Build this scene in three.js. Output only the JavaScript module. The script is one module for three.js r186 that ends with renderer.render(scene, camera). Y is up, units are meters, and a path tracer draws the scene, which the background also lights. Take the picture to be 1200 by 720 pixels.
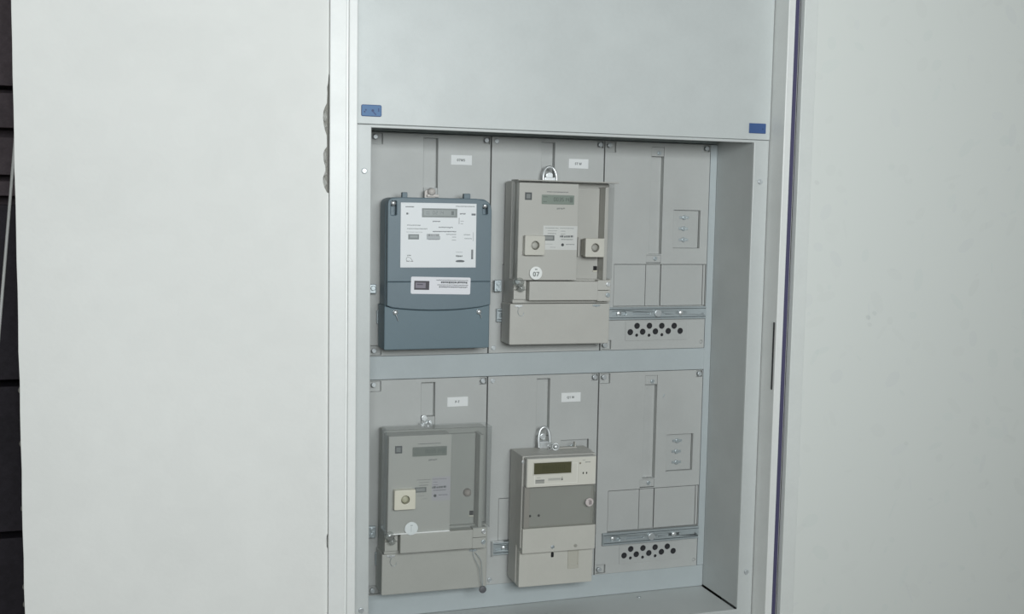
import * as THREE from 'three';
import { RoundedBoxGeometry } from 'three/addons/geometries/RoundedBoxGeometry.js';
import { mergeGeometries } from 'three/addons/utils/BufferGeometryUtils.js';
import { RectAreaLightUniformsLib } from 'three/addons/lights/RectAreaLightUniformsLib.js';

// ---------------------------------------------------------------- camera, sky, light, exposure
// Coordinates below are "wall coordinates": x along the wall, y up from the line between the two meter rows, z out of the wall.
// The floor lies H below that line.
const H = 1.35;
const scene = new THREE.Scene();
const camera = new THREE.PerspectiveCamera(2 * Math.atan(360 / 1300.1) * 180 / Math.PI, 1200 / 720, 0.05, 60);
camera.rotation.order = 'YXZ';
camera.rotation.set(-0.090637, -0.320331, 0.01799);
camera.position.set(-0.42156, H + 0.35335, 2.17627);
scene.add(camera);

const renderer = new THREE.WebGLRenderer({ antialias: true });
renderer.toneMapping = THREE.LinearToneMapping;
renderer.toneMappingExposure = 1.0;
renderer.shadowMap.enabled = true;
renderer.shadowMap.type = THREE.PCFSoftShadowMap;
scene.background = new THREE.Color(0.62, 0.68, 0.74);            // overcast sky outside the room

RectAreaLightUniformsLib.init();
const WIN = { x: -0.05, y: 0.73, w: 1.7, h: 0.76, z: 2.85 };        // the frosted window behind the camera
const daylight = new THREE.RectAreaLight(new THREE.Color(0.945, 0.992, 1.0), 18.0, WIN.w - 0.12, WIN.h - 0.12);
daylight.position.set(WIN.x, H + WIN.y, WIN.z - 0.02);            // just in front of the glowing pane, facing the wall
scene.add(daylight);

// ---------------------------------------------------------------- helpers
function rng(seed) { let a = seed >>> 0; return () => { a = (a + 0x6d2b79f5) >>> 0; let t = a; t = Math.imul(t ^ (t >>> 15), t | 1); t ^= t + Math.imul(t ^ (t >>> 7), t | 61); return ((t ^ (t >>> 14)) >>> 0) / 4294967296; }; }
const used = {};
function numbered(n) { const k = used[n] = (used[n] ?? -1) + 1; return k ? n + '_' + String(k).padStart(3, '0') : n; }
const origin = new Map();
function shade(m) { m.castShadow = true; m.receiveShadow = true; return m; }
// a thing: a Group at its base, given in wall coordinates; its parts are modelled in wall coordinates too
function thing(name, label, category, [x, y, z], group) {
  const o = new THREE.Group(); o.name = numbered(name); o.position.set(x, H + y, z); scene.add(o);
  o.userData = { label, category }; if (group) o.userData.group = group;
  origin.set(o, [x, y, z]); return o;
}
function part(name, geo, mat, parent, label) {
  const [x, y, z] = origin.get(parent) ?? [0, 0, 0];
  geo = Array.isArray(geo) ? merge(geo) : geo;
  geo.translate(-x, -y, -z);
  const m = shade(new THREE.Mesh(geo, mat)); m.name = name; parent.add(m); origin.set(m, [x, y, z]);
  if (label) m.userData.label = label;
  return m;
}
function struct(name, geo, mat, parent) {
  geo = Array.isArray(geo) ? merge(geo) : geo;
  if (!parent) geo.translate(0, H, 0);
  const m = shade(new THREE.Mesh(geo, mat)); m.name = name; (parent ?? scene).add(m);
  if (!parent) { m.userData.kind = 'structure'; origin.set(m, [0, -H, 0]); }
  return m;
}
function merge(list) { return mergeGeometries(list.map((g) => { const q = g.index ? g.toNonIndexed() : g; for (const k of Object.keys(q.attributes)) if (!['position', 'normal', 'uv'].includes(k)) q.deleteAttribute(k); return q; })); }
// uv in metres by the dominant direction of each face
function uvm(g) {
  g = g.index ? g.toNonIndexed() : g;
  const p = g.attributes.position, uv = new Float32Array(p.count * 2);
  const a = new THREE.Vector3(), b = new THREE.Vector3(), c = new THREE.Vector3();
  for (let i = 0; i < p.count; i += 3) {
    a.fromBufferAttribute(p, i); b.fromBufferAttribute(p, i + 1); c.fromBufferAttribute(p, i + 2);
    const n = b.clone().sub(a).cross(c.clone().sub(a)), ax = Math.abs(n.x), ay = Math.abs(n.y), az = Math.abs(n.z);
    [a, b, c].forEach((v, k) => {
      uv[(i + k) * 2] = az >= ax && az >= ay ? v.x : ax >= ay ? v.z : v.x;
      uv[(i + k) * 2 + 1] = az >= ax && az >= ay ? v.y : ax >= ay ? v.y : v.z;
    });
  }
  g.setAttribute('uv', new THREE.BufferAttribute(uv, 2)); return g;
}
// uv 0..1 over the x-y box of a printed plate
function uvfit(g) {
  g.computeBoundingBox(); const { min, max } = g.boundingBox, p = g.attributes.position, uv = g.attributes.uv;
  for (let i = 0; i < p.count; i++) uv.setXY(i, (p.getX(i) - min.x) / (max.x - min.x), (p.getY(i) - min.y) / (max.y - min.y));
  return g;
}
function box(x0, x1, y0, y1, z0, z1, r = 0.0012) {
  const w = x1 - x0, h = y1 - y0, d = z1 - z0; r = Math.min(r, w / 2.2, h / 2.2, d / 2.2);
  const g = r > 0 ? new RoundedBoxGeometry(w, h, d, 2, r) : new THREE.BoxGeometry(w, h, d);
  return uvm(g.translate((x0 + x1) / 2, (y0 + y1) / 2, (z0 + z1) / 2));
}
function rect(x0, x1, y0, y1, r = 0, S = THREE.Shape) {
  const s = new S();
  if (r <= 0) { s.moveTo(x0, y0); s.lineTo(x1, y0); s.lineTo(x1, y1); s.lineTo(x0, y1); s.closePath(); return s; }
  s.moveTo(x0 + r, y0); s.lineTo(x1 - r, y0); s.absarc(x1 - r, y0 + r, r, -Math.PI / 2, 0); s.lineTo(x1, y1 - r); s.absarc(x1 - r, y1 - r, r, 0, Math.PI / 2);
  s.lineTo(x0 + r, y1); s.absarc(x0 + r, y1 - r, r, Math.PI / 2, Math.PI); s.lineTo(x0, y0 + r); s.absarc(x0 + r, y0 + r, r, Math.PI, Math.PI * 1.5); return s;
}
const hole = (x0, x1, y0, y1, r = 0) => rect(x0, x1, y0, y1, r, THREE.Path);
function disc(x, y, r, S = THREE.Path) { const s = new S(); s.absarc(x, y, r, 0, Math.PI * 2); return s; }
function extr(shape, z0, z1, bevel = 0.0008, curve = 10) {
  const b = Math.min(bevel, (z1 - z0) / 2.2);
  const g = new THREE.ExtrudeGeometry(shape, { depth: z1 - z0 - (b > 0 ? 2 * b : 0), bevelEnabled: b > 0, bevelSize: b, bevelOffset: -b, bevelThickness: b, bevelSegments: 2, curveSegments: curve });
  return uvm(g.translate(0, 0, z0 + (b > 0 ? b : 0)));
}
function ring(x0, x1, y0, y1, X0, X1, Y0, Y1, z0, z1, bevel) { const s = rect(X0, X1, Y0, Y1); s.holes.push(hole(x0, x1, y0, y1)); return extr(s, z0, z1, bevel); }
function lathe(pts, x, y, z, seg = 20) { return new THREE.LatheGeometry(pts.map(([r, h]) => new THREE.Vector2(r, h)), seg).rotateX(Math.PI / 2).translate(x, y, z); }
function tube(pts, r, n = 24, closed = false) { return new THREE.TubeGeometry(new THREE.CatmullRomCurve3(pts.map((p) => new THREE.Vector3(...p)), closed), n, r, 8, closed); }
// domed screw head with a cross recess, facing +z
function screwGeo(x, y, z, r = 0.0042, turn = 0.4) {
  const s = disc(0, 0, r, THREE.Shape), a = r * 0.14, b = r * 0.62, h = new THREE.Path();
  [[a, a], [b, a], [b, -a], [a, -a], [a, -b], [-a, -b], [-a, -a], [-b, -a], [-b, a], [-a, a], [-a, b], [a, b]].forEach(([px, py], i) => i ? h.lineTo(px, py) : h.moveTo(px, py));
  h.closePath(); s.holes.push(h);
  const head = extr(s, 0.0004, r * 0.62, r * 0.22, 20), floor = new THREE.CylinderGeometry(r * 0.98, r * 0.98, 0.0006, 20).rotateX(Math.PI / 2).translate(0, 0, 0.0003);
  return merge([head, floor]).rotateZ(turn).translate(x, y, z);
}

// ---------------------------------------------------------------- textures
function canvasTex(w, h, draw, srgb = true) {
  const c = document.createElement('canvas'); c.width = w; c.height = h; const g = c.getContext('2d'); draw(g, w, h);
  const t = new THREE.CanvasTexture(c); if (srgb) t.colorSpace = THREE.SRGBColorSpace; t.anisotropy = 8; return t;
}
// tileable value noise, several octaves: grain of paint, plaster and moulded plastic
function noiseTex(size, octaves, lo, hi, seed, repeat) {
  const r = rng(seed), data = new Uint8Array(size * size * 4), f = new Float32Array(size * size);
  for (const [cells, amp] of octaves) {
    const g = Array.from({ length: cells * cells }, () => r()), sm = (t) => t * t * (3 - 2 * t);
    for (let y = 0; y < size; y++) for (let x = 0; x < size; x++) {
      const u = x / size * cells, v = y / size * cells, i = Math.floor(u), j = Math.floor(v), s = sm(u - i), t = sm(v - j);
      const at = (a, b) => g[(b % cells) * cells + (a % cells)];
      f[y * size + x] += amp * ((at(i, j) * (1 - s) + at(i + 1, j) * s) * (1 - t) + (at(i, j + 1) * (1 - s) + at(i + 1, j + 1) * s) * t);
    }
  }
  const tot = octaves.reduce((q, o) => q + o[1], 0);
  for (let i = 0; i < size * size; i++) { const v = Math.round(lo + (hi - lo) * f[i] / tot); data.set([v, v, v, 255], i * 4); }
  const t = new THREE.DataTexture(data, size, size); t.wrapS = t.wrapT = THREE.RepeatWrapping; t.magFilter = THREE.LinearFilter; t.minFilter = THREE.LinearMipmapLinearFilter; t.generateMipmaps = true;
  t.repeat.set(repeat, repeat); t.needsUpdate = true; return t;
}
const grainPlaster = noiseTex(512, [[6, 1], [24, 0.8], [96, 0.7], [200, 0.5]], 0, 255, 11, 1.6);
const tonePlaster = noiseTex(256, [[3, 1], [9, 0.7], [40, 0.5]], 244, 255, 12, 0.9); tonePlaster.colorSpace = THREE.SRGBColorSpace;
const grainPaint = noiseTex(256, [[64, 1], [128, 0.6]], 0, 255, 13, 8);
const tonePaint = noiseTex(256, [[4, 1], [14, 0.8], [90, 0.4]], 243, 255, 14, 2.2); tonePaint.colorSpace = THREE.SRGBColorSpace;
const roughPaint = noiseTex(128, [[5, 1], [20, 0.6]], 205, 255, 15, 3);
const woodTone = noiseTex(256, [[4, 1], [30, 0.7], [120, 0.5]], 170, 255, 16, 3); woodTone.colorSpace = THREE.SRGBColorSpace;

// ---------------------------------------------------------------- materials
const std = (color, roughness = 0.6, metalness = 0, extra = {}) => new THREE.MeshStandardMaterial({ color, roughness, metalness, ...extra });
const paint = (color, roughness = 0.5) => std(color, roughness, 0, { map: tonePaint, bumpMap: grainPaint, bumpScale: 0.00006, roughnessMap: roughPaint });
const M = {
  plaster: std('#f1f2ef', 0.92, 0, { map: tonePlaster, bumpMap: grainPlaster, bumpScale: 0.0006 }),
  mortar: std('#8f8e88', 0.95, 0, { bumpMap: grainPlaster, bumpScale: 0.003 }),
  filler: std('#d3d3ce', 0.95, 0, { bumpMap: grainPlaster, bumpScale: 0.002 }),
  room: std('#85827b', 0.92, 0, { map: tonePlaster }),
  ceiling: std('#5c5a55', 0.95, 0, { map: tonePlaster }),
  floor: std('#948f88', 0.7, 0, { map: tonePlaster }),
  white: paint('#f4f6f4', 0.42),
  door: paint('#ebefec', 0.5),
  steel: paint('#cdd1d0', 0.45),
  panel: paint('#cfd4d3', 0.45),
  back: paint('#b9c1c3', 0.5),
  board: paint('#bdbfbd', 0.55),
  boardCover: paint('#bbbdbb', 0.55),
  zinc: std('#b9c2c5', 0.45, 0.5, { roughnessMap: roughPaint }),
  chrome: std('#dfe2e3', 0.4, 0.75),
  screw: std('#c6cbcd', 0.46, 0.6),
  dark: std('#1c1c1e', 0.8),
  depthShade: std('#2c2d30', 0.85),  // near-black painted in for the shaded depth of slot and cable holes
  gap_shade: std('#4a4766', 0.7),  // violet painted in for the dark gap beside the door
  case: paint('#c2c1bb', 0.5),
  caseLight: paint('#c4c4bd', 0.48),
  cream: paint('#e0ddcd', 0.45),
  beige: paint('#d2d0c6', 0.48),
  blueCase: paint('#6c7d86', 0.5),
  blueCover: paint('#6b7e87', 0.52),
  blueTab: std('#3f6293', 0.5),
  glass: new THREE.MeshPhysicalMaterial({ color: '#fafafa', roughness: 0.06, transmission: 1, thickness: 0, ior: 1.45 }),
  dusty: new THREE.MeshPhysicalMaterial({ color: '#eceeee', roughness: 0.16, transmission: 0.9, thickness: 0, ior: 1.45 }),
  smoke: new THREE.MeshPhysicalMaterial({ color: '#dadbd8', roughness: 0.14, transmission: 0.88, thickness: 0, ior: 1.45 }),
  clear: new THREE.MeshPhysicalMaterial({ color: '#e4e6e4', roughness: 0.12, transmission: 0.8, thickness: 0, ior: 1.45 }),
  wood: std('#7a6d74', 0.7, 0, { map: woodTone }),
  woodDim: std('#4b4650', 0.75, 0, { map: woodTone }),  // wood tone darkened to paint in the dimness of the passage
  frosted: std('#f2f5f6', 0.6, 0, { emissive: '#dfeaf2', emissiveIntensity: 0.8 }),
};

// ---------------------------------------------------------------- the room
struct('floor', box(-2.2, 3.0, -H - 0.15, -H, -3.0, 4.1, 0), M.floor);
struct('ceiling', box(-2.2, 3.0, 1.3, 1.45, -3.0, 4.1, 0), M.ceiling);
const CAB = { x0: -0.1115, x1: 0.853, y0: -0.64, y1: 1.12 };      // the opening in the wall that takes the cabinet
// plaster wall left of the cabinet: core, and a plaster skin whose edge is chipped away beside the frame
const wallLeft = struct('wall_left', box(-0.619, CAB.x0 - 0.0005, -H, 1.3, -0.15, 0.1925, 0), M.plaster);
{
  const r = rng(5), s = new THREE.Shape(), ex = -0.1114;
  const chips = [[0.37, 0.0], [0.3725, 0.0035], [0.380, 0.0075], [0.389, 0.0100], [0.398, 0.0098], [0.406, 0.0072], [0.4105, 0.0052], [0.417, 0.0062], [0.428, 0.0088], [0.440, 0.0094], [0.447, 0.0068], [0.452, 0.0038], [0.463, 0.0034],
    [0.472, 0.0040], [0.480, 0.0062], [0.490, 0.0090], [0.502, 0.0100], [0.513, 0.0094], [0.521, 0.0072], [0.528, 0.0040], [0.545, 0.0026], [0.556, 0.0036], [0.562, 0.0020], [0.575, 0.0012], [0.58, 0]];
  s.moveTo(-0.621, -H);
  s.lineTo(ex, -H);
  for (const [y, d] of [[-0.275, 0], [-0.27, 0.002], [-0.262, 0.0036], [-0.254, 0.0028], [-0.246, 0], ...chips]) s.lineTo(ex - d - (d ? (r() - 0.5) * 0.0009 : 0), y);
  s.lineTo(ex, 1.3); s.lineTo(-0.621, 1.3);
  // the free corner is a little ragged
  for (let y = 1.25; y > -H; y -= 0.05) s.lineTo(-0.621 + (r() - 0.5) * 0.0012, y);
  s.closePath();
  struct('plaster_skin', extr(s, 0.1925, 0.2, 0.0007, 4).translate(0, H, 0), M.plaster, wallLeft);
  struct('mortar_bed', box(-0.1245, -0.1118, 0.362, 0.586, 0.1915, 0.1936, 0).translate(0, H, 0), M.mortar, wallLeft);
  // loose lumps of filler left in the chipped edge
  for (const [x, y, a, b] of [[-0.1180, 0.389, 0.0044, 0.0085], [-0.1175, 0.405, 0.0036, 0.0045], [-0.1180, 0.436, 0.0040, 0.0100], [-0.1172, 0.420, 0.0034, 0.0050], [-0.1165, 0.466, 0.0026, 0.0070], [-0.1182, 0.505, 0.0042, 0.0090], [-0.1172, 0.488, 0.0034, 0.0055], [-0.1165, 0.552, 0.0022, 0.0060]]) {
    const g = new THREE.IcosahedronGeometry(1, 3), p = g.attributes.position, h = rng(Math.round(y * 1000));
    const ph = h() * 6, q = h() * 6;
    for (let i = 0; i < p.count; i++) { const k = 1 + 0.16 * Math.sin(p.getX(i) * 4 + ph) * Math.sin(p.getY(i) * 3.3 + q); p.setXYZ(i, p.getX(i) * a * k, p.getY(i) * b * k, p.getZ(i) * 0.0055 * k); }
    g.computeVertexNormals();
    struct('filler_lump', g.translate(x, H + y, 0.1938), M.filler, wallLeft);
  }
  for (const y of [0.035, -0.055, -0.165, -0.30, -0.33]) {
    const g = new THREE.IcosahedronGeometry(0.0034, 1); g.scale(1, 1.6, 0.8);
    struct('plaster_lump', g.translate(-0.6205, H + y, 0.197), M.mortar, wallLeft);
  }
}
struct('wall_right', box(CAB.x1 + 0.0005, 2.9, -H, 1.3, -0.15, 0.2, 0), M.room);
struct('wall_above', box(CAB.x0, CAB.x1, CAB.y1, 1.3, -0.15, 0.2, 0), M.plaster);
struct('wall_below', box(CAB.x0, CAB.x1, -H, CAB.y0, -0.15, 0.2, 0), M.plaster);
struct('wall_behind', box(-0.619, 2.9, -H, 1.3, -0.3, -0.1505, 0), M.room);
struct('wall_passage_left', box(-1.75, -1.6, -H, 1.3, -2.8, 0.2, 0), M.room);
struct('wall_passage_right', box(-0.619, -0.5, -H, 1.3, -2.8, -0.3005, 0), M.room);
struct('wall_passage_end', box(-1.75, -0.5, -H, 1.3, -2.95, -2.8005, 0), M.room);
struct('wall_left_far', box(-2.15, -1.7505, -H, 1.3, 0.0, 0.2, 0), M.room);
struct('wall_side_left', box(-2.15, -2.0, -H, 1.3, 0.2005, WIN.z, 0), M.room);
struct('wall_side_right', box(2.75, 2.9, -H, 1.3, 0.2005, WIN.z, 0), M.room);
{
  const s = rect(-2.15, 2.9, -H, 1.3); s.holes.push(hole(WIN.x - WIN.w / 2, WIN.x + WIN.w / 2, WIN.y - WIN.h / 2, WIN.y + WIN.h / 2));
  struct('wall_front', extr(s, WIN.z, WIN.z + 0.18, 0), M.room);
  const [a, b, c, d] = [WIN.x - WIN.w / 2, WIN.x + WIN.w / 2, WIN.y - WIN.h / 2, WIN.y + WIN.h / 2];
  const w = struct('window_1', ring(a + 0.05, b - 0.05, c + 0.05, d - 0.05, a, b, c, d, WIN.z + 0.0, WIN.z + 0.07, 0.004), M.white);
  struct('window_pane', box(a + 0.045, b - 0.045, c + 0.045, d - 0.045, WIN.z + 0.01, WIN.z + 0.016, 0).translate(0, H, 0), M.frosted, w);
}
// drawer unit coloured dark to paint in the dimness of the passage beyond the wall's corner, and a thin white rod leaning on that corner
{
  const t = thing('drawer_unit', 'wooden drawer unit coloured dark to stand for the dim passage beyond the white wall', 'drawer unit', [-0.9, -H, -0.62]);
  part('carcass', box(-1.18, -0.64, -H, 0.95, -0.86, -0.56, 0.002), M.wood, t);
  for (const [y0, y1] of [[-1.30, -0.86], [-0.845, -0.40], [-0.385, -0.06], [-0.045, 0.337], [0.356, 0.388], [0.401, 0.482], [0.502, 0.576], [0.591, 0.93]]) part('drawer_front', box(-1.175, -0.645, y0, y1, -0.56, -0.45, 0.002), y0 > 0.35 ? M.wood : M.woodDim, t);
  const q = thing('white_rod', 'thin white rod leaning against the left end of the white wall', 'rod', [-0.823, -H, -0.05]);
  part('shaft', tube([[-0.8225, -H + 0.003, -0.05], [-0.72, -0.315, -0.05], [-0.6245, 0.66, -0.05]], 0.0028, 20), M.white, q);
  part('end_cap', new THREE.SphereGeometry(0.0034, 12, 8).translate(-0.8225, -H + 0.0034, -0.05), M.dark, q);
}

// ---------------------------------------------------------------- the cabinet
const cab = thing('meter_cabinet', 'light grey sheet-steel meter cabinet with white rim built into the wall', 'cabinet', [0.37, CAB.y0, 0]);
const BX = [0, 0.25, 0.5], ROW = [0.0493, -0.4444], BH = 0.4446;
{
  const s = rect(-0.026, 0.767, -0.494, 0.548);
  for (const bx of BX) for (const by of ROW) s.holes.push(hole(bx + 0.06, bx + 0.204, by + 0.022, by + 0.059));
  part('back_panel', extr(s, -0.021, -0.0172, 0), M.back, cab);
  part('rear_sheet', box(-0.03, 0.771, -0.5, 0.552, -0.128, -0.124, 0), M.steel, cab);
  part('cross_strip', box(-0.0255, 0.7665, 0.0008, 0.0485, -0.0168, -0.0022, 0.0015), M.back, cab);
  part('cross_strip', box(-0.0255, 0.7665, -0.4935, -0.4452, -0.0168, -0.0022, 0.0015), M.back, cab);
  part('top_strip', box(-0.0255, 0.7666, 0.4960, 0.5475, -0.0168, -0.0022, 0.001), M.back, cab);
  part('edge_strip', box(0.7507, 0.7666, -0.4445, 0.4945, -0.0168, -0.0015, 0.001), M.back, cab);
  part('edge_strip', box(-0.0255, -0.0007, -0.4445, 0.494, -0.0168, -0.0022, 0.001), M.back, cab);
  part('side_panel', box(-0.0290, -0.0262, -0.494, 0.548, -0.124, 0.1375, 0), M.steel, cab);
  part('side_panel', [box(0.7670, 0.7698, -0.4905, 0.548, -0.124, 0.1375, 0), box(0.7670, 0.7698, -0.4905, 0.4975, 0.1375, 0.148, 0)], M.steel, cab);
  part('bottom_panel', box(-0.0262, 0.7640, -0.4970, -0.4942, -0.124, 0.148, 0), M.steel, cab);
  part('top_sheet', box(-0.0262, 0.7670, 0.5480, 0.5510, -0.124, 0.1375, 0), M.steel, cab);
  const f = rect(-0.0612, 0.8015, CAB.y0 + 0.016, 0.4975); f.holes.push(hole(-0.026, 0.767, -0.4935, 0.4918));
  part('cover_frame', extr(f, 0.1475, 0.152, 0.0016), M.steel, cab);
  part('frame_rim', ring(-0.0616, 0.803, CAB.y0 + 0.015, CAB.y1 - 0.015, -0.0772, 0.8188, CAB.y0 + 0.002, CAB.y1 - 0.002, 0.02, 0.205, 0.0016), M.white, cab);
  part('slot_shade', box(0.8012, 0.8034, -0.0139, 0.1257, 0.1946, 0.1984, 0.0008), M.depthShade, cab, 'short black strip painted in for the dark depth of a latch slot');  // black strip standing in for the shade inside a latch slot
  part('wall_flange', [ring(-0.0776, 0.83, CAB.y0 + 0.002, CAB.y1 - 0.002, -0.0812, 0.8305, CAB.y0 + 0.0005, CAB.y1 - 0.0005, 0.15, 0.2015, 0),
    box(-0.1108, -0.0812, CAB.y0, CAB.y1, 0.17, 0.2055, 0.0015)], M.white, cab);
  part('gap_shade', box(0.8192, 0.8285, CAB.y0 + 0.003, CAB.y1 - 0.003, 0.17, 0.2030, 0.001), M.gap_shade, cab, 'dark violet strip painted in for the shaded gap beside the door');  // strip added to colour the dark door gap and its lens fringe
  for (const [x, y] of [[-0.0392, 0.4130], [0.7829, 0.4126], [0.7857, -0.4130], [-0.0405, -0.4146]]) part('screw', screwGeo(x, y, 0.152, 0.0052, x * 9), M.screw, cab);
  part('floor_screw', screwGeo(0, 0, 0, 0.0042).rotateX(-Math.PI / 2).translate(0.5955, -0.4942, 0.0287), M.screw, cab);
  part('corner_bracket', box(-0.0258, -0.0006, 0.468, 0.5470, -0.0020, 0.0100, 0.001), M.steel, cab);
}
// cover sheet above the meter field, with its two blue tabs
{
  const t = thing('cover_panel', 'large plain grey cover sheet above the meters with a blue tab in each lower corner', 'panel', [0.37, 0.4982, 0.13]);
  part('sheet', box(-0.0610, 0.8013, 0.4982, CAB.y1 - 0.018, 0.138, 0.1535, 0.0010), M.panel, t);
  const tabTex = (right) => canvasTex(192, 112, (g, w, h) => {
    g.fillStyle = right ? '#3d5b8e' : '#47719f'; g.fillRect(0, 0, w, h);
    g.fillStyle = '#1d3a68';
    if (right) { g.beginPath(); g.moveTo(w * 0.76, h * 0.62); g.lineTo(w * 0.86, h * 0.62); g.lineTo(w * 0.81, h * 0.42); g.fill(); return; }
    g.lineWidth = 7; g.strokeStyle = '#24457a'; g.strokeRect(2, 2, w - 4, h - 4);
    for (const [x, y] of [[0.22, 0.46], [0.16, 0.62]]) { g.beginPath(); g.arc(w * x, h * y, 8, 0, 7); g.fill(); }
    g.lineWidth = 12; g.beginPath(); g.arc(w * 0.56, h * 0.5, 13, 0, 7); g.fill(); g.beginPath(); g.moveTo(w * 0.56, h * 0.55); g.lineTo(w * 0.72, h * 0.86); g.stroke();
    g.beginPath(); g.moveTo(w * 0.85, h * 0.28); g.lineTo(w * 0.85, h * 0.58); g.stroke();
  });
  const l = rect(-0.0458, -0.0085, 0.5117, 0.5327, 0.003), r = rect(0.7520, 0.7904, 0.5108, 0.5311, 0.001);
  part('blue_tab', uvfit(extr(l, 0.1535, 0.1560, 0.0007)), std('#ffffff', 0.5, 0, { map: tabTex(false) }), t, 'blue plastic tab with dots and an arrow');
  part('blue_tab', uvfit(extr(r, 0.1535, 0.1560, 0.0007)), std('#ffffff', 0.5, 0, { map: tabTex(true) }), t, 'blue plastic tab with one dark mark');
}
// opened door lying back against the wall on the right
{
  const t = thing('cabinet_door', 'white sheet-steel cabinet door swung wide open to the right of the meters', 'door', [0.83, -0.62, 0.21]);
  const tex = canvasTex(1024, 1920, (g, w, h) => {
    g.fillStyle = '#fdfdfc'; g.fillRect(0, 0, w, h); const r = rng(21);
    for (let i = 0; i < 900; i++) { g.fillStyle = `rgba(${r() < 0.5 ? '215,220,222' : '255,255,250'},${0.03 + r() * 0.05})`; g.beginPath(); g.ellipse(r() * w, r() * h, 3 + r() * 26, 2 + r() * 14, r() * 3, 0, 7); g.fill(); }
    // small grey scuffs seen on the sheet
    for (const [x, y, a] of [[0.205, 0.561, 0.10], [0.222, 0.556, 0.07], [0.21, 0.57, 0.05], [0.05, 0.40, 0.05], [0.33, 0.72, 0.04]]) { g.fillStyle = `rgba(120,128,132,${a})`; g.beginPath(); g.ellipse(x * w, y * h, 7, 5, 0.4, 0, 7); g.fill(); }
  });
  part('leaf', uvfit(box(0.8305, 1.72, -0.62, 1.10, 0.2035, 0.2188, 0.001)), std('#ebefec', 0.5, 0, { map: tex, bumpMap: grainPaint, bumpScale: 0.00004 }), t);
  part('edge_fold', ring(0.8610, 1.690, -0.59, 1.07, 0.8300, 1.7205, -0.6205, 1.1005, 0.2036, 0.2196, 0.0011), M.door, t);
}

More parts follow.
